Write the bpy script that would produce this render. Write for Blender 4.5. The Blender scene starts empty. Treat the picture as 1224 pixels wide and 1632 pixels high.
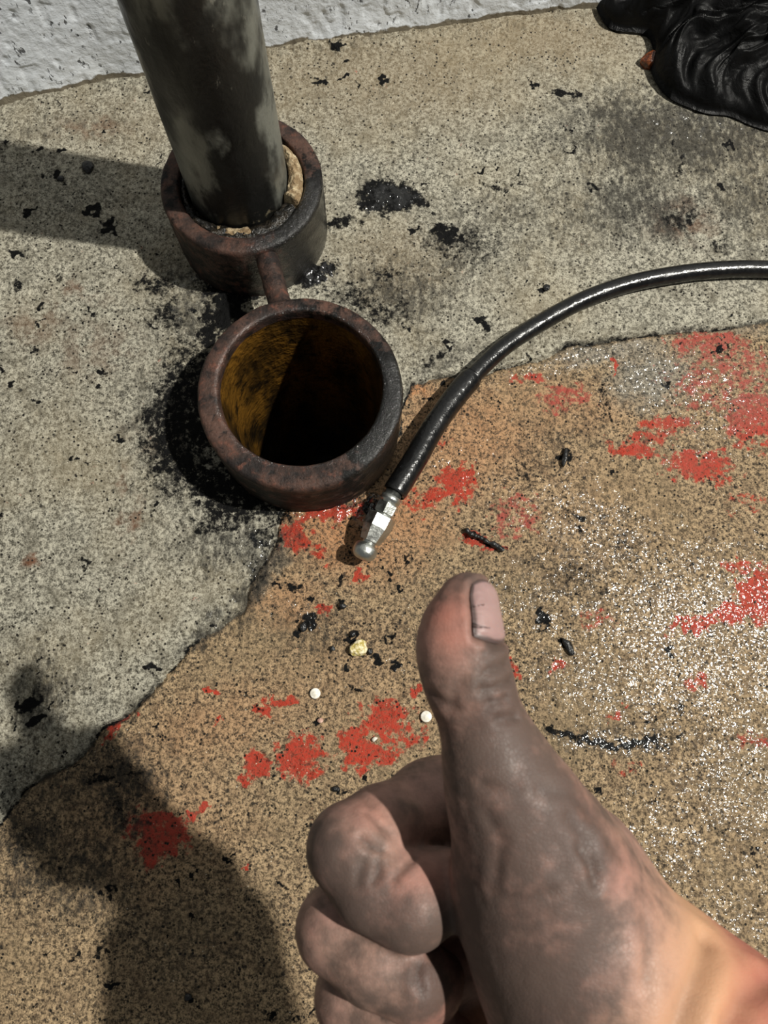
import bpy, math, random
import numpy as np
from mathutils import Vector, Matrix

# ------------------------------------------------------------------ camera, world, lamp, exposure
CAM_H = 0.65                       # lens height above the floor (m)
FPX, CX, CY = 1224.0, 612.0, 816.0
NADIR = (595.0, 1100.0)            # where the plumb line meets the picture
_d = np.array([NADIR[0]-CX, -(NADIR[1]-CY), -FPX]); _d /= np.linalg.norm(_d)
_Z = -_d
_X = np.array([1.0, 0, 0]); _X -= _X.dot(_Z)*_Z; _X /= np.linalg.norm(_X)
_Y = np.cross(_Z, _X)
RW = np.stack([_X, _Y, _Z])        # camera axes -> world axes

def U(px, py, depth=CAM_H):
    """world point seen at a pixel, `depth` metres straight below the lens level"""
    v = RW @ np.array([px-CX, -(py-CY), -FPX])
    return np.array([0, 0, CAM_H]) + v*(depth/-v[2])

def mpp(px, py, depth=CAM_H):
    """metres per pixel there"""
    return float(np.linalg.norm(U(px+1, py, depth)-U(px, py, depth)))

scene = bpy.context.scene
col = scene.collection
cam_data = bpy.data.cameras.new('camera')
cam = bpy.data.objects.new('camera', cam_data); col.objects.link(cam)
cam_data.sensor_fit = 'VERTICAL'; cam_data.sensor_height = 36.0; cam_data.sensor_width = 27.0
cam_data.lens = 36.0*FPX/1632.0
cam_data.clip_start = 0.01
M = Matrix([[RW[r][c] for c in range(3)] for r in range(3)]).to_4x4()
M.translation = (0, 0, CAM_H)
cam.matrix_world = M
cam_data.dof.use_dof = True
cam_data.dof.focus_distance = 0.60
cam_data.dof.aperture_fstop = 34.0
scene.camera = cam

world = bpy.data.worlds.new('world'); scene.world = world
world.use_nodes = True
bg = world.node_tree.nodes['Background']
bg.inputs[0].default_value = (0.96, 1.0, 0.98, 1)
bg.inputs[1].default_value = 0.135

lamp_dir = np.array([0.505, 0.016, 0.86]); lamp_dir /= np.linalg.norm(lamp_dir)
ld = bpy.data.lights.new('work_lamp', 'POINT')
ld.energy = 860.0; ld.shadow_soft_size = 0.045; ld.color = (1.0, 0.97, 0.89)
lamp = bpy.data.objects.new('work_lamp', ld); col.objects.link(lamp)
lamp.location = Vector(lamp_dir*4.0)

vs = scene.view_settings
vs.view_transform = 'Standard'; vs.look = 'None'; vs.exposure = 0.0; vs.gamma = 1.0
vs.use_curve_mapping = False

# ------------------------------------------------------------------ helpers
rng = np.random.RandomState(7)
random.seed(3)

def lin(r, g, b):
    f = lambda c: (c/255.0/12.92) if c/255.0 <= 0.04045 else ((c/255.0+0.055)/1.055)**2.4
    return (f(r), f(g), f(b), 1.0)

_TAB = [np.random.RandomState(100+i).rand(256, 256).astype(np.float32) for i in range(8)]

def vnoise(x, y, seed=0):
    t = _TAB[seed % 8]
    x = np.asarray(x, np.float32)+37.3*seed; y = np.asarray(y, np.float32)+91.7*seed
    xi = np.floor(x); yi = np.floor(y)
    fx = x-xi; fy = y-yi
    fx = fx*fx*(3-2*fx); fy = fy*fy*(3-2*fy)
    xi = xi.astype(np.int64) & 255; yi = yi.astype(np.int64) & 255
    x1 = (xi+1) & 255; y1 = (yi+1) & 255
    return (t[xi, yi]*(1-fx)+t[x1, yi]*fx)*(1-fy)+(t[xi, y1]*(1-fx)+t[x1, y1]*fx)*fy

def fbm(x, y, octv=4, seed=0):
    s = 0; a = 0.5; n = 0
    for o in range(octv):
        s = s+a*vnoise(x, y, seed+o); n += a
        x = np.asarray(x)*2.03; y = np.asarray(y)*2.03; a *= 0.5
    return s/n

def sstep(a, b, x):
    t = np.clip((x-a)/(b-a), 0, 1)
    return t*t*(3-2*t)

def mesh_np(name, verts, faces, mat=None, smooth=True, parent=None, attrs=None):
    """verts (n,3), faces list of tuples or (m,4)/(m,3) array -> linked object"""
    me = bpy.data.meshes.new(name)
    verts = np.asarray(verts, np.float32)
    if isinstance(faces, np.ndarray):
        k = faces.shape[1]; m = faces.shape[0]
        me.vertices.add(len(verts)); me.vertices.foreach_set('co', verts.ravel())
        me.loops.add(m*k); me.loops.foreach_set('vertex_index', faces.astype(np.int32).ravel())
        me.polygons.add(m)
        me.polygons.foreach_set('loop_start', np.arange(0, m*k, k, dtype=np.int32))
        me.polygons.foreach_set('loop_total', np.full(m, k, np.int32))
        me.update(calc_edges=True); me.validate()
    else:
        me.from_pydata([tuple(map(float, v)) for v in verts], [], faces); me.update()
    if smooth:
        me.polygons.foreach_set('use_smooth', np.ones(len(me.polygons), bool))
    if attrs:
        for an, arr in attrs.items():
            at = me.attributes.new(an, 'FLOAT_COLOR', 'POINT')
            at.data.foreach_set('color', np.asarray(arr, np.float32).ravel())
    if mat is not None: me.materials.append(mat)
    o = bpy.data.objects.new(name, me); col.objects.link(o)
    if parent is not None:
        o.parent = parent
        o.matrix_parent_inverse = parent.matrix_basis.inverted()
    return o

def tag(o, label, cat, group=None):
    o['label'] = label; o['category'] = cat
    if group: o['group'] = group
    return o

def empty(name, loc, label, cat, group=None):
    o = bpy.data.objects.new(name, None); col.objects.link(o)
    o.location = Vector(loc); o.empty_display_size = 0.02
    tag(o, label, cat, group)
    return o

def grid_faces(nu, nv, wrap_u=False):
    """vertex index = i*nv + j, i along u, j along v"""
    I = np.arange(nu if wrap_u else nu-1); J = np.arange(nv-1)
    i, j = np.meshgrid(I, J, indexing='ij')
    i2 = (i+1) % nu
    return np.stack([i*nv+j, i2*nv+j, i2*nv+j+1, i*nv+j+1], -1).reshape(-1, 4)

class NT:
    """small wrapper for building node materials"""
    def __init__(self, name):
        self.m = bpy.data.materials.new(name); self.m.use_nodes = True
        self.t = self.m.node_tree; self.b = self.t.nodes['Principled BSDF']
        tc = self.t.nodes.new('ShaderNodeTexCoord'); self.obj = tc.outputs['Object']
    def link(self, a, b): self.t.links.new(a, b)
    def put(self, sock, v):
        if hasattr(v, 'is_linked') or isinstance(v, bpy.types.NodeSocket): self.link(v, sock)
        else: sock.default_value = v
    def set(self, key, v): self.put(self.b.inputs[key], v)
    def noise(self, scale, detail=3, rough=0.55, vec=None, dist=0.0):
        n = self.t.nodes.new('ShaderNodeTexNoise')
        n.inputs['Scale'].default_value = scale; n.inputs['Detail'].default_value = detail
        n.inputs['Roughness'].default_value = rough; n.inputs['Distortion'].default_value = dist
        self.link(vec or self.obj, n.inputs['Vector']); return n.outputs['Fac']
    def voro(self, scale, feature='F1', out='Distance', rnd=1.0, vec=None):
        n = self.t.nodes.new('ShaderNodeTexVoronoi'); n.feature = feature
        n.inputs['Scale'].default_value = scale; n.inputs['Randomness'].default_value = rnd
        self.link(vec or self.obj, n.inputs['Vector']); return n.outputs[out]
    def mapping(self, scale=(1, 1, 1), rot=(0, 0, 0)):
        n = self.t.nodes.new('ShaderNodeMapping'); n.inputs['Scale'].default_value = scale
        n.inputs['Rotation'].default_value = rot
        self.link(self.obj, n.inputs['Vector']); return n.outputs[0]
    def math(self, op, a, b=0.0, clamp=False):
        n = self.t.nodes.new('ShaderNodeMath'); n.operation = op; n.use_clamp = clamp
        self.put(n.inputs[0], a); self.put(n.inputs[1], b); return n.outputs[0]
    def ss(self, x, a, b, lo=0.0, hi=1.0):
        n = self.t.nodes.new('ShaderNodeMapRange'); n.interpolation_type = 'SMOOTHSTEP'
        self.put(n.inputs[0], x)
        n.inputs[1].default_value = a; n.inputs[2].default_value = b
        n.inputs[3].default_value = lo; n.inputs[4].default_value = hi
        return n.outputs[0]
    def mix(self, f, a, b, mode='MIX'):
        n = self.t.nodes.new('ShaderNodeMix'); n.data_type = 'RGBA'; n.blend_type = mode
        self.put(n.inputs[0], f); self.put(n.inputs[6], a); self.put(n.inputs[7], b)
        return n.outputs[2]
    def attr(self, name):
        n = self.t.nodes.new('ShaderNodeAttribute'); n.attribute_name = name
        s = self.t.nodes.new('ShaderNodeSeparateColor'); self.link(n.outputs['Color'], s.inputs[0])
        return s.outputs[0], s.outputs[1], s.outputs[2], n.outputs['Alpha']
    def bump(self, h, dist, strength=1.0, normal=None):
        n = self.t.nodes.new('ShaderNodeBump'); n.inputs['Strength'].default_value = strength
        n.inputs['Distance'].default_value = dist; self.link(h, n.inputs['Height'])
        if normal is not None: self.link(normal, n.inputs['Normal'])
        return n.outputs[0]

# ------------------------------------------------------------------ materials: floor and wall
def make_concrete(name, red_side):
    k = NT(name)
    red, oil, orange, wet = k.attr('mask')
    grime, grey, rust, pale = k.attr('mask2')
    big = k.noise(9, 4); mid = k.noise(60, 4); fine = k.noise(300, 4, 0.65); tiny = k.noise(760, 2, 0.6)
    grain = k.math('ADD', k.math('MULTIPLY', fine, 0.62), k.math('MULTIPLY', tiny, 0.38))
    if red_side:
        c = k.mix(k.ss(grain, 0.38, 0.62), lin(48, 40, 31), lin(178, 153, 119))
        c = k.mix(k.ss(mid, 0.42, 0.72, 0, 0.5), c, lin(102, 83, 63))
        c = k.mix(k.ss(big, 0.45, 0.7, 0, 0.35), c, lin(136, 118, 90))
        c = k.mix(k.math('MULTIPLY', orange, k.ss(grain, 0.36, 0.60)), c, lin(184, 128, 86))
        gc = k.mix(k.ss(grain, 0.36, 0.64), lin(64, 61, 54), lin(150, 143, 128))
        c = k.mix(grey, c, gc)
    else:
        c = k.mix(k.ss(grain, 0.36, 0.63), lin(66, 63, 54), lin(184, 179, 162))
        c = k.mix(k.ss(mid, 0.42, 0.72, 0, 0.55), c, lin(100, 95, 82))
        c = k.mix(k.ss(big, 0.42, 0.72, 0, 0.35), c, lin(146, 132, 104))
        c = k.mix(k.math('MULTIPLY', grey, 0.8), c, lin(128, 110, 82))
    # worn red paint: what is left sits on the high grains
    pn = k.math('ADD', red, k.math('MULTIPLY', k.math('SUBTRACT', k.noise(130, 5, 0.72), 0.5), 2.6))
    pf = k.math('MULTIPLY', k.ss(pn, 0.42, 0.82), k.ss(grain, 0.34, 0.54, 0.25, 0.95))
    redc = k.mix(k.noise(40, 2), lin(180, 44, 22), lin(150, 46, 34))
    redc = k.mix(pale, redc, lin(152, 70, 62))
    c = k.mix(pf, c, redc)
    c = k.mix(k.math('MULTIPLY', rust, k.ss(mid, 0.35, 0.6)), c, lin(98, 58, 34))
    # dark specks ground into the surface
    sp = k.voro(230, 'F1'); spm = k.noise(70, 2)
    c = k.mix(k.math('MULTIPLY', k.ss(sp, 0.16, 0.30, 1, 0), k.ss(spm, 0.46, 0.58)), c, lin(28, 25, 20))
    sp2 = k.voro(85, 'F1'); spm2 = k.noise(30, 2)
    c = k.mix(k.math('MULTIPLY', k.ss(sp2, 0.08, 0.20, 0.9, 0), k.ss(spm2, 0.52, 0.62)), c, lin(26, 24, 21))
    # light grains
    sp3 = k.voro(170, 'F1', vec=k.mapping((1.0, 1.1, 1)))
    c = k.mix(k.math('MULTIPLY', k.ss(sp3, 0.05, 0.12, 0.75, 0), k.ss(k.noise(45, 2), 0.48, 0.6)), c, lin(222, 212, 192))
    # general grime and oil, with the front socket's painted shadow
    gn = k.math('ADD', grime, k.math('MULTIPLY', k.math('SUBTRACT', k.noise(210, 5, 0.72, vec=k.mapping((1, 0.5, 1))), 0.5), 1.9))
    c = k.mix(k.ss(gn, 0.16, 0.85, 0, 0.88), c, lin(38, 36, 32))
    on = k.math('ADD', oil, k.math('MULTIPLY', k.math('SUBTRACT', k.noise(210, 5, 0.72), 0.5), 2.0))
    of = k.ss(on, 0.36, 0.74)
    c = k.mix(of, c, lin(13, 13, 13))
    k.set('Base Color', c)
    k.set('Roughness', 0.75); k.set('Specular IOR Level', k.math('SUBTRACT', 0.28, k.math('MULTIPLY', of, 0.16)))
    h = k.math('ADD', k.math('MULTIPLY', fine, 0.75), k.math('MULTIPLY', tiny, 0.3))
    h = k.math('ADD', h, k.math('MULTIPLY', k.noise(120, 3), 0.6))
    h = k.math('SUBTRACT', h, k.math('MULTIPLY', k.ss(sp, 0.12, 0.28, 1, 0), 0.3))
    nb = k.bump(h, 0.0022 if red_side else 0.0018, 1.0)
    k.set('Normal', nb)
    # oily wet film: a glossy coat drawn into small beads over the grains
    wn = k.math('ADD', wet, k.math('MULTIPLY', k.math('SUBTRACT', k.noise(95, 4, 0.7), 0.5), 2.2))
    cw = k.ss(wn, 0.45, 0.88)
    k.set('Coat Weight', cw); k.set('Coat Roughness', 0.13); k.set('Coat IOR', 1.55)
    v1 = k.voro(155, 'SMOOTH_F1'); v2 = k.voro(330, 'F1')
    ch = k.math('ADD', k.math('MULTIPLY', k.math('MULTIPLY', v1, v1), -1.0), k.math('MULTIPLY', k.math('MULTIPLY', v2, v2), -0.45))
    ch = k.math('ADD', ch, k.math('MULTIPLY', k.noise(420, 2), 0.35))
    k.set('Coat Normal', k.bump(ch, 0.0013, 1.0))
    return k.m

mat_patch = make_concrete('grey_concrete', False)
mat_floor = make_concrete('worn_red_painted_concrete', True)

def make_wall_mat():
    k = NT('white_roughcast_paint')
    c = k.mix(k.noise(25, 3), lin(216, 222, 230), lin(236, 240, 244))
    vec = k.mapping((1.0, 1.0, 0.55), (0, 0, 0))
    sp = k.noise(135, 3, 0.6, vec=k.mapping((1.6, 1.6, 0.8), (0, 0.7, 0)))
    chip = k.math('MULTIPLY', k.ss(sp, 0.60, 0.67), k.ss(k.noise(38, 2), 0.42, 0.56))
    c = k.mix(k.math('MULTIPLY', chip, 0.9), c, lin(62, 62, 64))
    sc = k.noise(60, 4, 0.7, vec=k.mapping((2.2, 2.2, 0.8), (0, 0.6, 0)))
    c = k.mix(k.ss(sc, 0.64, 0.70, 0, 0.8), c, lin(90, 90, 92))
    d, low, _, _ = k.attr('mask')
    ln = k.math('ADD', d, k.math('MULTIPLY', k.math('SUBTRACT', k.noise(120, 4, 0.65), 0.5), 1.0))
    c = k.mix(k.ss(ln, 0.45, 0.7), c, lin(118, 110, 95))
    k.set('Base Color', c); k.set('Roughness', 0.6); k.set('Specular IOR Level', 0.3)
    h = k.math('ADD', k.noise(150, 4, 0.6), k.math('MULTIPLY', k.noise(45, 3), 0.8))
    h = k.math('SUBTRACT', h, k.math('MULTIPLY', chip, 0.4))
    k.set('Normal', k.bump(h, 0.0011, 1.0))
    return k.m
mat_wall = make_wall_mat()

# ------------------------------------------------------------------ layout of the two sockets
RIM = 0.575                                  # depth of the sockets' rims below the lens
FRONT_C = U(478.5, 623, RIM); REAR_C = U(384.5, 288, RIM); PIPE_C = U(376, 278, RIM)
R_FRONT, R_FRONT_IN = 0.0821, 0.0655
R_REAR, R_REAR_IN = 0.0692, 0.0535
R_PIPE = 0.0432
RIM_Z = CAM_H-RIM

# ------------------------------------------------------------------ floor
def axis(lo, hi, step, out_lo, out_hi):
    mid = np.arange(lo, hi, step)
    a = [lo]; s = step
    while a[-1] > out_lo: s *= 1.35; a.append(a[-1]-s)
    b = [mid[-1]]; s = step
    while b[-1] < out_hi: s *= 1.35; b.append(b[-1]+s)
    return np.concatenate([np.array(a[1:])[::-1], mid, np.array(b[1:])])

xs = axis(-0.40, 0.43, 0.00105, -1.6, 1.6)
ys = axis(-0.26, 0.70, 0.00105, -1.2, 0.78)
GX, GY = np.meshgrid(xs, ys, indexing='ij')
GX = GX.astype(np.float32); GY = GY.astype(np.float32)
# ragged coordinates so that no stain has a clean outline
WX = GX+0.020*(fbm(GX*60, GY*60, 4, 1)-0.5)+0.014*(fbm(GX*200, GY*200, 3, 4)-0.5)
WY = GY+0.020*(fbm(GX*60, GY*60, 4, 2)-0.5)+0.014*(fbm(GX*200, GY*200, 3, 5)-0.5)

def blobs(lst, soft=0.55):
    """max of soft ellipses, each (px, py, rx, ry, angle in degrees, strength), laid on the floor plan"""
    out = np.zeros_like(GX)
    for b in lst:
        px, py, rx, ry = b[:4]; ang = b[4] if len(b) > 4 else 0; st = b[5] if len(b) > 5 else 1.0
        c = U(px, py); m = mpp(px, py); a = math.radians(-ang)
        R = max(rx, ry)*m*1.7+0.012
        i0, i1 = np.searchsorted(xs, [c[0]-R, c[0]+R]); j0, j1 = np.searchsorted(ys, [c[1]-R, c[1]+R])
        if i1 <= i0 or j1 <= j0: continue
        dx = WX[i0:i1, j0:j1]-c[0]; dy = WY[i0:i1, j0:j1]-c[1]
        u = (dx*math.cos(a)+dy*math.sin(a))/(rx*m); v = (-dx*math.sin(a)+dy*math.cos(a))/(ry*m)
        q = st*sstep(1+soft, 1-soft, np.sqrt(u*u+v*v))
        out[i0:i1, j0:j1] = np.maximum(out[i0:i1, j0:j1], q)
    return out

edge_px = [(-700, 1560), (-300, 1400), (0, 1312), (42, 1262), (118, 1218), (165, 1163), (205, 1140), (285, 1060),
           (330, 1010), (388, 972), (412, 905), (438, 862), (447, 825), (470, 790), (560, 760), (640, 690),
           (650, 615), (690, 604), (760, 600), (830, 583), (905, 552), (1000, 538), (1110, 528), (1224, 516),
           (1500, 480), (2400, 420)]
edge = np.array([U(*p)[:2] for p in edge_px])
poly = np.vstack([edge, [[2.4, 1.2], [-2.4, 1.2]]])
EX = GX+0.009*(fbm(GX*45, GY*45, 5, 3)-0.5); EY = GY+0.009*(fbm(GX*45, GY*45, 5, 6)-0.5)
inside = np.zeros(GX.shape, bool)
for a, b in zip(poly, np.roll(poly, -1, 0)):
    cond = (a[1] > EY) != (b[1] > EY)
    den = (b[1]-a[1]) if abs(b[1]-a[1]) > 1e-9 else 1e-9
    inside ^= cond & (EX < (b[0]-a[0])*(EY-a[1])/den+a[0])
dist = np.full(GX.shape, 9.0, np.float32)
for a, b in zip(edge[:-1], edge[1:]):
    ab = b-a; t = np.clip(((EX-a[0])*ab[0]+(EY-a[1])*ab[1])/(ab@ab), 0, 1)
    dist = np.minimum(dist, np.hypot(EX-a[0]-t*ab[0], EY-a[1]-t*ab[1]))

red = blobs([
    (478, 1208, 42, 36), (405, 1225, 22, 26), (452, 1112, 26, 10), (420, 1128, 12, 12), (612, 1142, 42, 28),
    (592, 1200, 46, 26), (560, 1190, 24, 26), (660, 1102, 13, 10), (652, 1172, 30, 18, 0, .75), (565, 1165, 16, 16),
    (722, 775, 40, 32, 0, .9), (690, 790, 24, 20, 0, .8), (742, 752, 28, 12, -30), (765, 862, 36, 12, 20), (820, 820, 44, 42, 0, .62),
    (700, 700, 20, 12, 0, .6), (665, 800, 24, 26, 0, .6),
    (1160, 600, 100, 70, -5, .6), (1205, 665, 60, 55, 0, .85), (1115, 742, 56, 30, 10, .95), (1010, 712, 46, 15, 0, .9),
    (1050, 680, 60, 24, -15, .75), (1130, 545, 70, 26, 0, .8), (850, 605, 36, 12, 0, .85), (905, 635, 50, 26, 0, .65), (975, 580, 9, 9),
    (1218, 950, 42, 48), (1100, 996, 48, 11, -15, .95), (1160, 975, 36, 16, -20), (1180, 900, 26, 14, 0, .7), (1190, 800, 40, 20, 0, .55),
    (955, 990, 30, 16, 0, .55), (885, 1062, 12, 9), (980, 1140, 12, 9, 0, .8), (1115, 1090, 24, 16, 0, .7), (820, 1060, 10, 8),
    (258, 1325, 55, 38, 10), (240, 1360, 20, 24), (320, 1290, 20, 12), (190, 1158, 30, 9, -40), (330, 1095, 9, 7), (345, 1150, 8, 8, 0, .8),
    (468, 856, 30, 26, 30, .95), (530, 818, 60, 18, -10, .85), (500, 880, 34, 14, 30, .7), (512, 966, 10, 8), (575, 917, 9, 9),
    (388, 1388, 8, 5), (1200, 1180, 40, 14, 0, .6), (1000, 1230, 24, 10, 0, .5), (500, 1300, 14, 8, 0, .6), (835, 1175, 12, 10, 0, .7)])
pale = blobs([(1150, 600, 130, 90, 0, 1), (820, 820, 60, 60, 0, .9), (1100, 720, 80, 50, 0, .35), (905, 635, 80, 40, 0, .8), (258, 1325, 70, 60, 0, .3)])
orange = blobs([(540, 850, 110, 55, 20, .75), (460, 960, 50, 40, 0, .4), (740, 700, 110, 80, -20, .5), (660, 620, 30, 20, 0, .9),
                (880, 650, 110, 40, 0, .3), (360, 1150, 130, 50, -20, .28), (560, 1100, 140, 100, 0, .1), (640, 820, 70, 60, 0, .6),
                (250, 1300, 120, 90, 0, .2), (900, 800, 140, 90, 0, .08)], .8)
oil = blobs([
    (618, 318, 52, 32), (662, 325, 28, 14, 10, .8), (540, 358, 34, 12, -15, .75), (705, 372, 26, 12, 40, .9), (735, 392, 62, 30, 0, .55),
    (800, 300, 34, 9, -10, .6), (610, 440, 30, 24, 0, .5), (640, 500, 30, 32, 0, .52), (600, 500, 26, 30, 0, .55), (560, 470, 50, 22, 0, .55),
    (490, 440, 44, 26), (380, 450, 60, 44, 0, 1), (330, 520, 14, 46, -8, .8), (360, 500, 22, 40, 0, 1),
    (300, 660, 72, 140, 8, .74), (360, 780, 90, 50, 20, .8), (350, 835, 50, 20, 0, .7), (420, 860, 34, 22, 0, .6), (300, 735, 24, 20, 0, .85),  # broad blobs left of the front socket also paint its cast shadow
    (440, 820, 40, 16, 0, .7), (410, 905, 20, 34, 0, .5), (560, 800, 50, 14, -10, .55), (590, 810, 20, 14, 0, .8),
    (97, 287, 9, 8), (40, 341, 11, 9), (152, 341, 11, 9), (178, 362, 18, 9, 25), (25, 407, 12, 9), (510, 128, 14, 9), (540, 76, 7, 6), (547, 128, 5, 5),
    (612, 132, 8, 7), (905, 152, 22, 7, 10, .8), (897, 157, 9, 7), (1143, 297, 14, 8, 40), (1080, 255, 5, 45, 0, .55), (1085, 350, 40, 24, -10, .55),
    (100, 246, 6, 5), (65, 235, 8, 5), (60, 560, 8, 6, 0, .8), (18, 600, 9, 7, 0, .8), (60, 640, 12, 7, -20, .7), (128, 735, 9, 7), (160, 592, 8, 6),
    (95, 445, 10, 8, 0, .7), (30, 455, 10, 8, 0, .7), (245, 460, 40, 26, 0, .62), (270, 500, 30, 30, 0, .58),
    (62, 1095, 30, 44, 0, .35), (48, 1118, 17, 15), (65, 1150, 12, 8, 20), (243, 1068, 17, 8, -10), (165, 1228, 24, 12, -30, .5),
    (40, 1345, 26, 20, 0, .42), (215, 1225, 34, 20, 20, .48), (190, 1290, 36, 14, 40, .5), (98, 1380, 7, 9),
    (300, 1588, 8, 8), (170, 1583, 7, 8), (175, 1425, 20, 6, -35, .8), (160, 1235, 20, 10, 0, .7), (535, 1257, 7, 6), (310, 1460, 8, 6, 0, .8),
    (985, 1182, 80, 10, 6, .95), (900, 1172, 34, 9, 6, .8), (1060, 1178, 30, 10, -4, .6), (865, 982, 13, 14), (770, 860, 38, 5, 24, .9), (866, 1000, 6, 10, 0, .8),
    (905, 1032, 8, 14, -30, .9), (900, 730, 6, 16, 0, .8), (845, 740, 12, 40, 25, .5), (920, 830, 16, 8, 30, .8), (1010, 868, 30, 22, 0, .45), (905, 915, 40, 20, 0, .45),
    (490, 982, 18, 11, 0, .85), (472, 1000, 9, 9), (545, 965, 7, 7), (605, 1048, 12, 9), (630, 1055, 9, 8), (560, 1010, 12, 8), (470, 935, 12, 8, 0, .8), (443, 935, 9, 7, 0, .8),
    (570, 1095, 12, 7, 0, .8), (620, 925, 8, 7), (510, 1060, 10, 6, 0, .7), (640, 940, 7, 5), (960, 620, 5, 30, 0, .6), (1070, 615, 8, 7), (1140, 560, 7, 6),
    (770, 520, 14, 14, 0, .9), (1150, 400, 20, 14, 0, .5), (870, 460, 8, 7), (720, 550, 7, 6), (970, 665, 5, 24, 10, .6), (690, 570, 26, 9, -30, .6), (1090, 1130, 16, 7, 0, .7)], .5)
# scattered spatter of old oil drops
sr = np.random.RandomState(11); drops = []
for _ in range(520):
    x, y = sr.uniform(-20, 1240), sr.uniform(60, 1632)
    s = 1.5+5.0*sr.rand()**3
    if x > 640 and y > 640 and sr.rand() < .35: continue
    drops.append((x, y, s*sr.uniform(.8, 1.8), s, sr.uniform(0, 180), sr.uniform(.65, 1)))
oil = np.maximum(oil, blobs(drops, .35))
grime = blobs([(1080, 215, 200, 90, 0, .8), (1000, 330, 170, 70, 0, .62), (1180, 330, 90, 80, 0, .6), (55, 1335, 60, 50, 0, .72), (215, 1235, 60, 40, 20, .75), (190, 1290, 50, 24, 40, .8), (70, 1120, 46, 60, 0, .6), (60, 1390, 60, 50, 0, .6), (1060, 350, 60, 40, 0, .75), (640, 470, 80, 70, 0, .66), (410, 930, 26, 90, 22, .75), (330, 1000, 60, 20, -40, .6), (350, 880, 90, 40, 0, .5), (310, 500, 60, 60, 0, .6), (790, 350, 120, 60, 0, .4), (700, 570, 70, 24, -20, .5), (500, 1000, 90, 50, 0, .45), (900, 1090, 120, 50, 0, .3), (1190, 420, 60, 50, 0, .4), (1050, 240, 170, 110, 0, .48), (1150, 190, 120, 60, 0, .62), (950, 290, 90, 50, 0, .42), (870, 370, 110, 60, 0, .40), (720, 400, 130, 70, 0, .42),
               (620, 480, 90, 90, 0, .5), (290, 650, 90, 190, 0, .5), (380, 870, 110, 50, 0, .5), (300, 450, 80, 60, 0, .45), (1080, 350, 70, 50, 0, .5),  # tall blob left of the front socket adds to its painted shadow
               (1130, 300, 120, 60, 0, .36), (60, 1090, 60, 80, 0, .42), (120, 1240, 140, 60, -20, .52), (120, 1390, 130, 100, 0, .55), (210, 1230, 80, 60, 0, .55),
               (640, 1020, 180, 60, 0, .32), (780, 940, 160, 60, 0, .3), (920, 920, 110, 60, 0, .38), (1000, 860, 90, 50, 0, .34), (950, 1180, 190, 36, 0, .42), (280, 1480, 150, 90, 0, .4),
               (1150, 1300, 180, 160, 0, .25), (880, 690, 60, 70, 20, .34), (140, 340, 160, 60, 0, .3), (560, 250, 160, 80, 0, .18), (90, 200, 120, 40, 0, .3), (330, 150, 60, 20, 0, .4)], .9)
grime = np.clip(grime+0.28*(fbm(GX*22, GY*22, 4, 2)-0.5), 0, 1)
edge_grime = np.clip(1-dist/0.006, 0, 1)*sstep(.30, .6, fbm(GX*40, GY*40, 3, 5))
grime = np.maximum(grime, 0.75*edge_grime)
oil = np.maximum(oil, 0.78*np.clip(1-dist/0.0028, 0, 1)*sstep(.40, .62, fbm(GX*32, GY*32, 3, 0)))
wet = blobs([(1120, 1010, 190, 160, 0, .95), (1190, 1230, 150, 150, 0, .74), (960, 860, 150, 90, 30, .72), (1150, 1480, 150, 150, 0, .6), (1000, 1080, 170, 80, 0, .8),
             (860, 960, 110, 70, 0, .62), (985, 1182, 110, 20, 0, 1), (920, 575, 180, 26, -12, .72), (1130, 640, 130, 110, 0, .58), (1040, 600, 80, 50, 0, .7),
             (540, 812, 80, 24, 0, .95), (490, 440, 46, 28, 0, 1), (620, 320, 44, 26, 0, .9), (400, 880, 34, 70, 25, .75), (340, 990, 60, 16, -40, .7), (750, 760, 110, 80, 0, .42),
             (1100, 200, 130, 60, 0, .5), (310, 480, 50, 40, 0, .6), (600, 1050, 60, 40, 0, .5), (480, 980, 50, 30, 0, .6), (1060, 1350, 130, 90, 0, .6), (240, 1068, 20, 12, 0, .7)], .9)
greyw = blobs([(1035, 600, 66, 46, -20, .9), (980, 560, 90, 20, -10, .8), (1170, 520, 60, 14, 0, .5), (430, 900, 20, 60, 20, .5)], .6)*(~inside)
warm = blobs([(620, 120, 220, 90, 0, .6), (860, 60, 140, 60, 0, .7), (640, 430, 70, 60, 0, .5), (200, 200, 140, 60, 0, .3)], .9)*inside
rust = blobs([(130, 470, 40, 12, 20, .5), (60, 520, 40, 30, 0, .35), (205, 830, 10, 40, 10, .7), (200, 770, 8, 20, 0, .5), (50, 900, 10, 12, 0, .9), (150, 560, 60, 40, 0, .28),
              (1085, 355, 44, 30, 0, .7), (150, 205, 50, 16, 0, .45), (250, 700, 40, 30, 0, .2)], .8)

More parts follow.
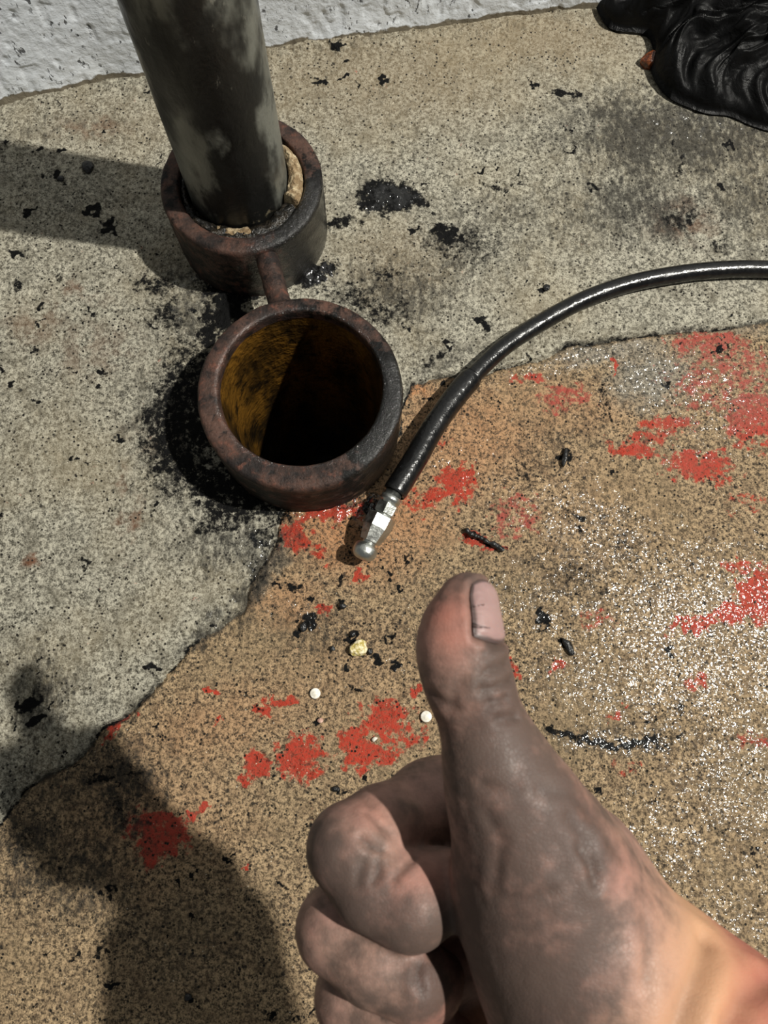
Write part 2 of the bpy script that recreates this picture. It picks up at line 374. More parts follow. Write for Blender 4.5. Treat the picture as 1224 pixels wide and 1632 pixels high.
HZ = 0.0009*(fbm(GX*35, GY*35, 4, 1)-0.5)+0.0011*(fbm(GX*150, GY*150, 3, 3)-0.5)+0.0030*(fbm(GX*5, GY*5, 2, 7)-0.5)
HZ -= 0.0010*sstep(0.62, 0.80, vnoise(GX*170, GY*170, 2))*sstep(.45, .6, fbm(GX*30, GY*30, 2, 3))
HZ = HZ+inside*(0.0016+0.0006*fbm(GX*60, GY*60, 3, 4))*sstep(0, 0.003, dist)
crack = np.clip(1-dist/0.0030, 0, 1)*sstep(.34, .55, fbm(GX*26, GY*26, 3, 2))
HZ -= 0.0028*crack
HZ += 0.0035*blobs([(490, 438, 36, 18), (618, 322, 26, 16, 0, .6), (592, 806, 22, 14, 0, .7), (545, 812, 60, 14, 0, .5), (370, 460, 26, 36, 0, .8)], .7)*vnoise(GX*230, GY*230, 5)
HZ += 0.0050*blobs([(520, 74, 90, 9, -9), (250, 128, 60, 7, -14, .6), (770, 50, 110, 6, -7, .6)], .5)*(0.5+0.5*fbm(GX*80, GY*80, 3, 1))
HZ += 0.0007*oil*(vnoise(GX*330, GY*330, 6)-0.4)

nx, ny = GX.shape
V = np.stack([GX, GY, HZ], -1).reshape(-1, 3)
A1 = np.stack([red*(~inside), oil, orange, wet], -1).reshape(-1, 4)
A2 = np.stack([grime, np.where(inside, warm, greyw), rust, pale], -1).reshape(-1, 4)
Fq = grid_faces(nx, ny)
fc = V[Fq].mean(1)
keep = (np.hypot(fc[:, 0]-FRONT_C[0], fc[:, 1]-FRONT_C[1]) > R_FRONT-0.004) & (np.hypot(fc[:, 0]-REAR_C[0], fc[:, 1]-REAR_C[1]) > R_REAR-0.004)
fin = inside.reshape(-1)[Fq].sum(1) >= 2
def submesh(name, sel, mat, parent=None):
    f = Fq[sel]; ids, inv = np.unique(f, return_inverse=True)
    return mesh_np(name, V[ids], inv.reshape(-1, 4), mat, True, parent, {'mask': A1[ids], 'mask2': A2[ids]})
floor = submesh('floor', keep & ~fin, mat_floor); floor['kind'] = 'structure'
submesh('concrete_patch', keep & fin, mat_patch, floor)['label'] = 'pale grey cement patch around the pipe sockets'

# ------------------------------------------------------------------ wall at the back
wp = [U(-900, 330)[:2], U(-300, 232)[:2], U(0, 168)[:2], U(110, 142)[:2], U(170, 128)[:2], U(240, 121)[:2], U(330, 99)[:2], U(425, 79)[:2], U(600, 56)[:2],
      U(780, 33)[:2], U(960, 11)[:2], U(1224, -22)[:2], U(1600, -66)[:2], U(2600, -170)[:2]]
wp = np.array(wp); seg = np.r_[0, np.cumsum(np.hypot(*np.diff(wp, axis=0).T))]
def wall_at(s): return np.stack([np.interp(s, seg, wp[:, 0]), np.interp(s, seg, wp[:, 1])], -1)
s0, s1 = seg[2]-0.05, seg[-3]+0.05
sv = np.concatenate([np.linspace(0, s0, 40)[:-1], np.arange(s0, s1, 0.0015), np.linspace(s1, seg[-1], 40)])
tv = np.concatenate([np.arange(-0.006, 0.17, 0.0015), np.linspace(0.172, 1.3, 60)])
S, T = np.meshgrid(sv, tv, indexing='ij')
P2 = wall_at(sv); sm = np.ones(9)/9.0
for c_ in range(2):
    pad = np.r_[np.full(4, P2[0, c_]), P2[:, c_], np.full(4, P2[-1, c_])]; P2[:, c_] = np.convolve(pad, sm, 'valid')
tan = np.gradient(P2, axis=0); tan /= np.linalg.norm(tan, axis=1)[:, None]
nor = np.stack([tan[:, 1], -tan[:, 0]], -1)        # towards the room
disp = 0.0022*(fbm(S*28, T*28, 4, 2)-0.5)+0.0011*(fbm(S*130, T*90, 3, 5)-0.5)-0.0008*sstep(.66, .8, vnoise(S*120, T*70, 1))
flare = 0.010*np.exp(-np.clip(T, 0, 1)/0.012)*(fbm(S*22, T*0+3, 3, 3)-0.35)
disp = disp+flare
WV = np.stack([P2[:, 0][:, None]+nor[:, 0][:, None]*disp, P2[:, 1][:, None]+nor[:, 1][:, None]*disp, T+0*S], -1).reshape(-1, 3)
rag = sstep(0.012, 0.002, T+0.010*(fbm(S*40, T*60, 4, 6)-0.5))
wa = np.stack([rag, rag*0, rag*0, rag*0+1], -1).reshape(-1, 4)
wall = mesh_np('wall_back', WV, grid_faces(len(sv), len(tv))[:, ::-1].copy(), mat_wall, True, None, {'mask': wa})
wall['kind'] = 'structure'

# ------------------------------------------------------------------ metals
def make_rust():
    k = NT('oily_rusted_steel')
    n1 = k.noise(28, 5, 0.65); n2 = k.noise(120, 4, 0.65); n3 = k.noise(500, 3)
    c = k.mix(k.ss(n1, 0.36, 0.66), lin(40, 34, 32), lin(86, 64, 55))
    c = k.mix(k.ss(n2, 0.52, 0.74, 0, 0.7), c, lin(112, 72, 58))
    c = k.mix(k.ss(n2, 0.47, 0.33, 0, 0.85), c, lin(26, 24, 24))
    a, b, cc, al = k.attr('mask')                    # a: black oil, plus darker sides below the rim
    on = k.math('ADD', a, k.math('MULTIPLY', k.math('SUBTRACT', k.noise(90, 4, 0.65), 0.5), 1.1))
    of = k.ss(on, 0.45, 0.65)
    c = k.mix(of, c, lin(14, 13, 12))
    wn = k.ss(k.math('ADD', b, k.math('MULTIPLY', k.math('SUBTRACT', k.noise(100, 3), 0.5), 0.9)), 0.4, 0.65)
    k.set('Base Color', c); k.set('Metallic', 0.15)
    k.set('Roughness', k.math('SUBTRACT', 0.62, k.math('MULTIPLY', wn, 0.2))); k.set('Specular IOR Level', 0.25)
    h = k.math('ADD', n2, k.math('MULTIPLY', n3, 0.35))
    k.set('Normal', k.bump(h, 0.0013, 1.0))
    k.set('Coat Weight', wn); k.set('Coat Roughness', 0.12)
    k.set('Coat Normal', k.bump(k.noise(400, 3, 0.6), 0.0026, 1.0))
    return k.m
mat_rust = make_rust()

def make_grease():
    k = NT('brown_grease_film')
    st = k.noise(34, 4, 0.6, vec=k.mapping((1, 1, 0.35)))
    c = k.mix(k.ss(st, 0.35, 0.68), lin(34, 24, 8), lin(112, 78, 26))
    c = k.mix(k.ss(k.noise(70, 4, 0.6), 0.52, 0.68, 0, 0.9), c, lin(14, 10, 5))
    k.set('Base Color', c); k.set('Roughness', 0.4); k.set('Specular IOR Level', 0.4)
    k.set('Normal', k.bump(k.math('ADD', st, k.math('MULTIPLY', k.noise(160, 3), 0.5)), 0.006, 1.0))
    k.set('Coat Weight', 0.5); k.set('Coat Roughness', 0.12)
    return k.m
mat_grease = make_grease()

def make_goo(name, base, rough, bumpd, hi=None):
    k = NT(name)
    n = k.noise(160, 4, 0.6)
    c = k.mix(k.ss(n, 0.4, 0.7), base, hi or tuple(min(1, v*2.2) for v in base[:3])+(1,))
    k.set('Base Color', c); k.set('Roughness', rough)
    k.set('Normal', k.bump(k.math('ADD', n, k.math('MULTIPLY', k.noise(420, 3), 0.5)), bumpd, 1.0))
    return k.m
mat_sludge = make_goo('black_sludge', lin(20, 19, 17), 0.22, 0.003, lin(52, 46, 38))
mat_tan = make_goo('tan_packing', lin(132, 110, 80), 0.8, 0.004, lin(200, 182, 148))
mat_tar = make_goo('black_grit', lin(20, 20, 20), 0.35, 0.0015)
mat_void = make_goo('bore_dark', lin(4, 4, 4), 0.6, 0.001, lin(7, 7, 6))  # near-black colour stands in for the dark depth of the bore

def lathe(name, profile, center, seg, mat, parent, noise_amp=0.0, seed=0, attr=None, zn=1.0, ecc=None):
    """profile: list of (r, z) -> surface of revolution with corroded skin"""
    pr = np.array(profile, float); n = len(pr)
    th = np.linspace(0, 2*np.pi, seg, endpoint=False)
    TH, R = np.meshgrid(th, pr[:, 0], indexing='ij'); _, Zz = np.meshgrid(th, pr[:, 1], indexing='ij')
    k = np.arange(n)[None, :]*0.35
    per = lambda f, s: 0.5*(fbm(np.cos(TH)*f+k, np.sin(TH)*f+k*0.7, 4, s)+fbm(np.cos(TH)*f-k*0.6+9, np.sin(TH)*f+k, 3, s+3))
    d = noise_amp*2*(per(3.0, seed)-0.5)+noise_amp*1.2*(per(9.0, seed+2)-0.5)
    R2 = np.maximum(R+d, 0.0); Z2 = Zz+d*0.6*zn
    ey = ecc[0]*sstep(ecc[1], ecc[2], R) if ecc else 0.0
    vv = np.stack([center[0]+R2*np.cos(TH), center[1]+ey+R2*np.sin(TH), Z2], -1).reshape(-1, 3)
    at = None
    if attr is not None:
        at = {'mask': attr(TH, R, Zz).reshape(-1, 4)}
    f = grid_faces(seg, n, True)
    return mesh_np(name, vv, f[:, ::-1].copy() if pr[-1, 0] > pr[0, 0] else f, mat, True, parent, at)

def interp_profile(pts, step=0.0025):
    out = []
    for (a, b) in zip(pts[:-1], pts[1:]):
        n = max(1, int(math.hypot(b[0]-a[0], b[1]-a[1])/step))
        n = min(n, 40)
        for i in range(n): out.append((a[0]+(b[0]-a[0])*i/n, a[1]+(b[1]-a[1])*i/n))
    out.append(pts[-1]); return out

def socket_profile(ro, ri, top, bottom_out, bottom_in):
    c = 0.0022
    return interp_profile([(ro-0.001, bottom_out), (ro, 0.02), (ro, top-c*1.4), (ro-0.0012, top-c*0.4), (ro-c*1.2, top), ((ro+ri)/2, top+0.0004),
                           (ri+c*0.9, top), (ri+0.0008, top-c*0.4), (ri, top-c*1.4), (ri, bottom_in)])

sock = empty('pipe_socket_pair', (FRONT_C[0], FRONT_C[1], 0), 'two short rusty steel pipe sockets joined by a welded bar, rising from the grey patch', 'pipe socket')
def oil_dark_front(TH, R, Z):
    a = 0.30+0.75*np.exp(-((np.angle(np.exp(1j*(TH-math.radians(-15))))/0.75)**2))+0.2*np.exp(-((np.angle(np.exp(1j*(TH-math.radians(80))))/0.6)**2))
    a = np.where(Z < RIM_Z-0.012, np.maximum(a, 0.62), a)  # whole side below the rim set darker
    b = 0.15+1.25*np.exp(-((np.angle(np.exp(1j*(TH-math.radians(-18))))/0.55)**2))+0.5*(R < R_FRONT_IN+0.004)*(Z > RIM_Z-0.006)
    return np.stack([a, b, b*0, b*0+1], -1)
def oil_dark_rear(TH, R, Z):
    a = 0.18+0.8*np.exp(-((np.angle(np.exp(1j*(TH-math.radians(-25))))/0.8)**2))+0.35*np.exp(-((np.angle(np.exp(1j*(TH-math.radians(190))))/0.6)**2))
    a = np.where(Z < RIM_Z-0.010, np.maximum(a, 0.55), a)  # rear socket's side darkened below its rim too
    b = 0.1+1.25*np.exp(-((np.angle(np.exp(1j*(TH-math.radians(-45))))/0.7)**2))
    return np.stack([a, b, b*0, b*0+1], -1)
lathe('socket', socket_profile(R_FRONT, R_FRONT_IN, RIM_Z, -0.02, RIM_Z-0.012), FRONT_C, 260, mat_rust, sock, 0.0009, 1, oil_dark_front, 1.0, (0.0042, R_FRONT, R_FRONT_IN))['label'] = 'larger front open socket'
lathe('socket', socket_profile(R_REAR, R_REAR_IN, RIM_Z, -0.02, -0.20), REAR_C, 240, mat_rust, sock, 0.0009, 4, oil_dark_rear)['label'] = 'smaller rear socket around the pipe'
lathe('bore_lining', interp_profile([(R_FRONT_IN+0.0004, RIM_Z-0.010), (R_FRONT_IN-0.0006, RIM_Z-0.03), (R_FRONT_IN, -0.38)], 0.006), FRONT_C+np.array([0, 0.0042, 0]), 200, mat_grease, sock, 0.0012, 2)['label'] = 'brown greasy inner wall of the front socket'
th = np.linspace(0, 2*np.pi, 64, endpoint=False)
sumpv = np.vstack([[[FRONT_C[0], FRONT_C[1], -0.37]], np.stack([FRONT_C[0]+(R_FRONT_IN+.004)*np.cos(th), FRONT_C[1]+(R_FRONT_IN+.004)*np.sin(th), 0*th-0.37], -1)])
mesh_np('bore_bottom', sumpv, [(0, i+1, (i+1) % 64+1) for i in range(64)], mat_void, False, sock)  # near-black disc paints the unlit bottom of the bore

def tube(name, pts, radii, mat, parent=None, seg=24, caps=True, attr=None):
    pts = np.array(pts, float); n = len(pts)
    radii = np.full(n, radii) if np.isscalar(radii) else np.array(radii)
    t = np.gradient(pts, axis=0); t /= np.linalg.norm(t, axis=1)[:, None]
    up = np.array([0, 0, 1.0]); vs_ = []
    for i in range(n):
        a = np.cross(t[i], up); 
        if np.linalg.norm(a) < 1e-4: a = np.array([1.0, 0, 0])
        a /= np.linalg.norm(a); b = np.cross(a, t[i])
        for q in range(seg):
            w = 2*math.pi*q/seg
            vs_.append(pts[i]+radii[i]*(math.cos(w)*a+math.sin(w)*b))
    f = [(i*seg+q, (i+1)*seg+q, (i+1)*seg+(q+1) % seg, i*seg+(q+1) % seg) for i in range(n-1) for q in range(seg)]
    f = [t_[::-1] for t_ in f]
    if caps: f += [tuple(range(seg)), tuple((n-1)*seg+q for q in range(seg))[::-1]]
    return mesh_np(name, np.array(vs_), [tuple(x) for x in f], mat, True, parent)

def spline(P, n):
    P = np.array(P, float); k = len(P); out = []
    Q = np.vstack([2*P[0]-P[1], P, 2*P[-1]-P[-2]])
    for u in np.linspace(0, k-1-1e-6, n):
        i = int(u); t = u-i; a, b, c, d = Q[i:i+4]
        out.append(0.5*((2*b)+(-a+c)*t+(2*a-5*b+4*c-d)*t*t+(-a+3*b-3*c+d)*t**3))
    return np.array(out)

bar_a = U(420, 392, CAM_H-0.061); bar_b = U(448, 492, CAM_H-0.063)
bp = np.array([bar_a+(bar_b-bar_a)*t for t in np.linspace(-.05, 1.05, 14)])
bar = tube('connecting_bar', bp, 0.0096+0.0003*np.sin(np.arange(14)*1.7)+np.r_[.003, .001, np.zeros(10), .001, .003], mat_rust, sock, 22)
bar['label'] = 'short rusty welded bar between the sockets'

# grime and tan packing between rear socket and pipe
def ring_fill(name, c0, r0, c1, r1, z, t0, t1, mat, amp, parent, seed, seg=170, rad=16):
    th = np.linspace(t0, t1, seg); rr = np.linspace(0, 1, rad)
    TH, K = np.meshgrid(th, rr, indexing='ij')
    inner = np.stack([c0[0]+r0*np.cos(TH), c0[1]+r0*np.sin(TH)], -1); outer = np.stack([c1[0]+r1*np.cos(TH), c1[1]+r1*np.sin(TH)], -1)
    XY = inner*(1-K[..., None])+outer*K[..., None]
    endf = np.minimum(1, np.minimum(TH-t0, t1-TH)/0.12) if t1-t0 < 6 else np.ones_like(TH)
    Z = z+amp*(fbm(XY[..., 0]*140, XY[..., 1]*140, 4, seed)-0.4)*1.6+amp*0.8*np.sin(K*np.pi)
    Z = Z*endf+(1-endf)*(z-amp*2.5)
    v = np.concatenate([np.concatenate([XY, Z[..., None]], -1).reshape(-1, 3), np.concatenate([XY, np.full_like(Z, z-0.03)[..., None]], -1).reshape(-1, 3)])
    f = grid_faces(seg, rad); n = seg*rad
    side = []
    for i in range(seg-1):
        side.append((i*rad, i*rad+n, (i+1)*rad+n, (i+1)*rad)); j = rad-1
        side.append((i*rad+j, (i+1)*rad+j, (i+1)*rad+j+n, i*rad+j+n))
    return mesh_np(name, v, np.vstack([f, np.array(side)]), mat, True, parent)
ring_fill('grime_fill', PIPE_C, R_PIPE+.0010, REAR_C, R_REAR_IN+.0015, RIM_Z-0.012, 0, 2*np.pi, mat_sludge, 0.005, sock, 3)['label'] = 'black oily sludge packed around the pipe'
ring_fill('packing', PIPE_C, R_PIPE+.0012, REAR_C, R_REAR_IN-.001, RIM_Z-0.004, math.radians(-28), math.radians(52), mat_tan, 0.006, sock, 5, 70)['label'] = 'crusty tan packing beside the pipe'

ring_fill('packing', PIPE_C, R_PIPE+.0016, REAR_C, R_REAR_IN-.003, RIM_Z-0.0105, math.radians(-118), math.radians(-70), mat_tan, 0.004, sock, 7, 50)['label'] = 'crumbs of tan packing in the sludge before the pipe'

# ------------------------------------------------------------------ standing pipe
def make_pipe_mat():
    k = NT('stained_grey_steel')
    stretch = k.mapping((1, 1, 0.5))
    n1 = k.noise(25, 4, 0.55, vec=stretch); n2 = k.noise(52, 4, 0.6, vec=stretch); n3 = k.noise(260, 3)
    c = k.mix(k.ss(n1, 0.42, 0.60), lin(30, 30, 28), lin(118, 119, 111))
    c = k.mix(k.ss(n2, 0.52, 0.70, 0, 0.75), c, lin(26, 27, 25))
    c = k.mix(k.ss(k.noise(80, 4, 0.65, vec=stretch), 0.66, 0.74, 0, 0.6), c, lin(150, 148, 136))
    a, b, cc, _ = k.attr('mask')
    on = k.ss(k.math('ADD', a, k.math('MULTIPLY', k.math('SUBTRACT', n2, 0.5), 1.0)), 0.42, 0.68)
    c = k.mix(on, c, lin(20, 20, 18))
    c = k.mix(k.ss(k.math('ADD', b, k.math('MULTIPLY', k.math('SUBTRACT', k.noise(110, 4, 0.7), 0.5), 1.6)), 0.55, 0.75, 0, .8), c, lin(132, 122, 100))
    k.set('Base Color', c); k.set('Metallic', 0.25)
    k.set('Roughness', k.ss(n2, 0.3, 0.7, 0.34, 0.6))
    k.set('Normal', k.bump(k.math('ADD', n2, k.math('MULTIPLY', n3, 0.2)), 0.0016, 1.0))
    return k.m
mat_pipe = make_pipe_mat()
def pipe_attr(TH, R, Z):
    face = np.exp(-((np.angle(np.exp(1j*(TH-math.radians(-72))))/0.55)**2))
    a = 0.10+0.75*face*sstep(0.36, 0.10, Z)+0.35*sstep(0.13, 0.09, Z)
    a += 0.45*np.exp(-((np.angle(np.exp(1j*(TH-math.radians(-110))))/0.35)**2))*sstep(0.18, 0.30, Z)
    b = 0.55*sstep(0.095, 0.07, Z)*np.exp(-((np.angle(np.exp(1j*(TH-math.radians(-60))))/0.7)**2))
    return np.stack([a, b, b*0, b*0+1], -1)
pp = interp_profile([(R_PIPE, -0.12), (R_PIPE, 0.40)], 0.006)+interp_profile([(R_PIPE, 0.41), (R_PIPE, 0.98), (R_PIPE-.001, 0.985), (R_PIPE-.005, 0.985), (R_PIPE-.005, 0.5)], 0.03)
pipe = lathe('steel_pipe', pp, PIPE_C, 160, mat_pipe, None, 0.0005, 6, pipe_attr, 0.0)
tag(pipe, 'tall oil-stained grey steel pipe standing upright in the rear socket', 'pipe')

# ------------------------------------------------------------------ hose with a metal jetting nozzle
def make_rubber():
    k = NT('black_hose_rubber')
    n = k.noise(220, 3, 0.6)
    k.set('Base Color', k.mix(k.ss(n, 0.4, 0.7), lin(9, 9, 10), lin(20, 20, 20)))
    k.set('Roughness', k.ss(k.noise(50, 3), 0.35, 0.65, 0.20, 0.30)); k.set('Specular IOR Level', 0.5)
    k.set('Normal', k.bump(k.math('ADD', n, k.noise(45, 2)), 0.0005, 1.0))
    return k.m
def make_steel():
    k = NT('zinc_plated_steel')
    k.set('Base Color', k.mix(k.noise(90, 3), lin(178, 180, 176), lin(214, 216, 210))); k.set('Metallic', 1.0)
    k.set('Roughness', k.ss(k.noise(150, 3), 0.3, 0.7, 0.28, 0.46))
    k.set('Normal', k.bump(k.noise(300, 3), 0.0004, 1.0))
    return k.m
mat_rubber = make_rubber(); mat_steel = make_steel()
hose_px = [(1900, 520), (1650, 462), (1420, 436), (1224, 429), (1150, 430), (1080, 437), (1000, 453), (930, 478), (868, 511), (810, 548), (765, 588), (724, 634), (690, 682), (660, 735), (628, 786)]
hz = [0.0095]*9+[0.011, 0.0135, 0.0165, 0.0195, 0.0225, 0.0255]
hpts = [U(x, y, CAM_H-z) for (x, y), z in zip(hose_px, hz)]
hs = spline(hpts, 180)
hose = empty('jetting_hose', (hs[-1][0], hs[-1][1], 0), 'black rubber hose curving across the floor to a silver nozzle beside the front socket', 'hose')
ksl = int(180*10.25/14)
tube('hose_line', hs[:ksl+6], 0.0080, mat_rubber, hose, 28)
sl = hs[ksl:]
rs = np.full(len(sl), 0.0104); rs[0] = 0.0086; rs[1] = 0.0100; rs[-1] = 0.0098
tube('end_sheath', sl, rs, mat_rubber, hose, 30)['label'] = 'thicker black sheath over the hose end'
tip0 = U(626, 789, CAM_H-0.0262); tip1 = U(577, 888, CAM_H-0.0215)
ax = tip1-tip0; AL = np.linalg.norm(ax); ax /= AL
def turned(name, prof, sides, parent, smooth, twist=0.0, mat=mat_steel):
    """prof: list of (t in metres along the axis from tip0, radius)"""
    a = np.cross(ax, [0, 0, 1.0]); a /= np.linalg.norm(a); b = np.cross(a, ax)
    v = []; f = []
    for t, r in prof:
        for q in range(sides):
            w = twist+2*math.pi*q/sides; v.append(tip0+ax*t+r*(math.cos(w)*a+math.sin(w)*b))
    n = len(prof)
    for i in range(n-1):
        for q in range(sides):
            f.append((i*sides+q, i*sides+(q+1) % sides, (i+1)*sides+(q+1) % sides, (i+1)*sides+q))
    f += [tuple(range(sides))[::-1], tuple((n-1)*sides+q for q in range(sides))]
    o = mesh_np(name, np.array(v), f, mat, smooth, parent)
    return o
noz = turned('fitting', [(-0.008, .0072), (0.001, .0072), (0.0015, .0088), (0.0062, .0088), (0.0068, .0074), (0.016, .0066), (0.0185, .0066), (0.040, .0070), (0.0445, .0058), (0.0475, .0058)], 40, hose, True)
noz['label'] = 'silver hose fitting with two hex nuts'
def hexnut(name, t0, t1, r, tw, parent, taper=0.0):
    c = 0.0011
    return turned(name, [(t0, r*0.86), (t0+c, r), (t1-c-taper, r), (t1, r*(0.86 if taper == 0 else 0.72))], 6, parent, False, tw)
hexnut('hex_nut', 0.0080, 0.0182, 0.0092, 0.5, noz)
hexnut('hex_nut', 0.0190, 0.0435, 0.0122, 0.18, noz, 0.012)
turned('nozzle_tip', [(0.0455, .0045), (0.0465, .0086), (0.0490, .0102), (0.0530, .0104), (0.0565, .0094), (0.0588, .0074), (0.0600, .0045), (0.0600, .0022), (0.0585, .0018)], 36, hose, True)['label'] = 'rounded silver nozzle head'

# ------------------------------------------------------------------ black plastic bag against the wall
def make_bag_mat():
    k = NT('black_plastic_film')
    n = k.noise(90, 4, 0.6, dist=0.8)
    k.set('Base Color', k.mix(n, lin(7, 7, 8), lin(15, 15, 15))); k.set('Roughness', k.ss(k.noise(40, 3), 0.3, 0.7, 0.36, 0.55))
    k.set('Specular IOR Level', 0.13)
    k.set('Normal', k.bump(n, 0.002, 0.8))
    return k.m
mat_bag = make_bag_mat()
bag_px = [(948, 18), (957, 36), (968, 49), (985, 55), (1010, 57), (1030, 63), (1038, 85), (1034, 112), (1045, 140), (1066, 162), (1095, 176), (1125, 186), (1160, 190), (1195, 205), (1235, 216), (1300, 222), (1380, 190), (1440, 110), (1450, 20), (1400, -20)]
bo = np.array([U(*p)[:2] for p in bag_px])
back = []
for s_ in np.linspace(seg[11]+0.10, seg[10]+0.005, 12):
    w_ = wall_at(np.array([s_]))[0]; back.append(w_+np.array([0.002, -0.010]))
bo = np.vstack([bo, np.array(back)])
bo3 = spline(np.c_[np.vstack([bo, bo[:1]]), np.zeros(len(bo)+1)], 420)[:, :2][:-1]
bc = U(1215, 60)[:2]
nu, nv = len(bo3), 96
ang = np.linspace(0, 2*np.pi, nu, endpoint=False)
vv_ = np.linspace(0, 1, nv)
ANG, VV = np.meshgrid(ang, vv_, indexing='ij')
arc = np.r_[0, np.cumsum(np.hypot(*np.diff(bo3, axis=0).T))][:nu]
ARC = arc[:, None]+0*VV
XYb = bo3[:, None, :]*(1-VV[..., None])+bc*VV[..., None]
XYb = XYb+0.012*np.sin(VV*np.pi)[..., None]*np.stack([fbm(ARC*30, VV*4, 2, 1)-0.5, fbm(ARC*30, VV*4, 2, 3)-0.5], -1)*2
prof = np.power(np.clip(VV, 0, 1), 0.42)
sw = ARC+0.030*np.sin(VV*5.0)+0.02*fbm(ARC*8, VV*3, 2, 5)
rid = 1-np.abs(2*fbm(sw*46, VV*2.2, 2, 2)-1)
rid2 = 1-np.abs(2*fbm(sw*95, VV*4.5, 2, 6)-1)
lump = fbm(XYb[..., 0]*16, XYb[..., 1]*16, 3, 4)
env = sstep(0, 0.10, VV)
Zb = 0.055*prof*(0.45+1.1*lump)+env*(0.026*(rid-0.75)+0.007*(rid2-0.75))*(0.5+0.5*prof)+0.004
Zb = np.maximum(Zb, 0.0015+0.004*env)
Zb[:, -1] = Zb[:, -1].mean()
bv = np.concatenate([XYb, Zb[..., None]], -1).reshape(-1, 3)
bf = grid_faces(nu, nv, True)
under = np.c_[bo3*0.985+bc*0.015, np.full(nu, 0.0012)]
nb0 = len(bv); bv = np.vstack([bv, under])
rim_f = np.array([(i*nv, nb0+i, nb0+(i+1) % nu, ((i+1) % nu)*nv) for i in range(nu)])[:, ::-1]
bag = mesh_np('plastic_bag', bv, np.vstack([bf, rim_f]), mat_bag)
tag(bag, 'crumpled black plastic bag in deep folds lying against the white wall', 'bag')

# ------------------------------------------------------------------ small litter
def pebble(name, px, py, sx, sy, sz, mat, label, cat, seed, rot=0.0, group=None, rough=0.35, lift=0.0, sub=3):
    import bmesh
    m = mpp(px, py); c = U(px, py)
    bm = bmesh.new(); bmesh.ops.create_icosphere(bm, subdivisions=sub, radius=1.0)
    r = np.random.RandomState(seed); off = r.rand(3)*50
    dirs = r.randn(7, 3); dirs /= np.linalg.norm(dirs, axis=1)[:, None]; lim = r.uniform(.55, .95, 7)
    for v in bm.verts:
        p = np.array(v.co); s = 1.0
        for d_, l_ in zip(dirs, lim):
            q = p@d_
            if q > l_: p = p-d_*(q-l_)*0.85
        s = 1+rough*(float(fbm(p[0]*2+off[0]+p[2], p[1]*2+off[1], 3, seed))-0.5)
        p = p*s
        v.co = (p[0]*sx*m, p[1]*sy*m, p[2]*sz*m)
    me = bpy.data.meshes.new(name); bm.to_mesh(me); bm.free()
    me.materials.append(mat)
    me.polygons.foreach_set('use_smooth', np.ones(len(me.polygons), bool))
    o = bpy.data.objects.new(name, me); col.objects.link(o)
    o.location = (c[0], c[1], sz*m*0.55+0.0008+lift); o.rotation_euler = (0, 0, math.radians(rot))
    return tag(o, label, cat, group)

def simple(name, c1, c2, rough, scale=200, bumpd=0.0008, spec=0.4):
    k = NT(name); n = k.noise(scale, 4, 0.6)
    k.set('Base Color', k.mix(k.ss(n, 0.38, 0.62), c1, c2)); k.set('Roughness', rough); k.set('Specular IOR Level', spec)
    k.set('Normal', k.bump(n, bumpd, 1.0)); return k.m
mat_white = simple('white_plastic', lin(214, 208, 192), lin(236, 232, 222), 0.5, 300, 0.0003)
mat_chip = simple('cream_stone', lin(176, 158, 84), lin(238, 226, 190), 0.35, 260, 0.002)
mat_amber = simple('rusty_brown_scale', lin(70, 34, 16), lin(140, 76, 40), 0.25, 180, 0.002, 0.6)

def disc(px, py, r, label, tilt):
    m = mpp(px, py); c = U(px, py); R = r*m
    prof = [(0.0, 0.0021), (0.45*R, 0.0021), (0.5*R, 0.0018), (0.84*R, 0.0019), (0.96*R, 0.0015), (R, 0.0009), (R*0.97, 0.0002), (0.0, 0.0)]
    sg = 28; v = []; f = []
    for a, z in prof:
        for q in range(sg): v.append((a*math.cos(2*math.pi*q/sg), a*math.sin(2*math.pi*q/sg), z))
    for i in range(len(prof)-1):
        for q in range(sg): f.append((i*sg+q, (i+1)*sg+q, (i+1)*sg+(q+1) % sg, i*sg+(q+1) % sg))
    o = mesh_np('white_disc', np.array(v), f, mat_white)
    o.location = (c[0], c[1], 0.0012); o.rotation_euler = tilt
    return tag(o, label, 'disc', 'small white discs on the red floor')
disc(502.5, 1105, 8.5, 'small round white disc on bare tan concrete, left of the red paint flakes', (0.05, 0.08, 0))
disc(679, 1142, 9.0, 'small round white disc close beside the thumb', (-0.06, 0.05, 1))
pebble('white_crumb', 597, 1178, 5, 4, 4, mat_white, 'tiny white crumb on the red paint below the discs', 'crumb', 5, 30)
pebble('pinkish_crumb', 511, 1148, 5, 4, 3, simple('pink_grit', lin(176, 138, 122), lin(208, 176, 160), 0.6), 'tiny pinkish crumb just below the left white disc', 'crumb', 9, 10)
chip_ = pebble('stone_chip', 571, 1033, 16, 14, 9, mat_chip, 'angular cream and yellow stone chip on the oily tan floor', 'stone', 21, 20, rough=0.6)
chip_.data.polygons.foreach_set('use_smooth', np.zeros(len(chip_.data.polygons), bool))
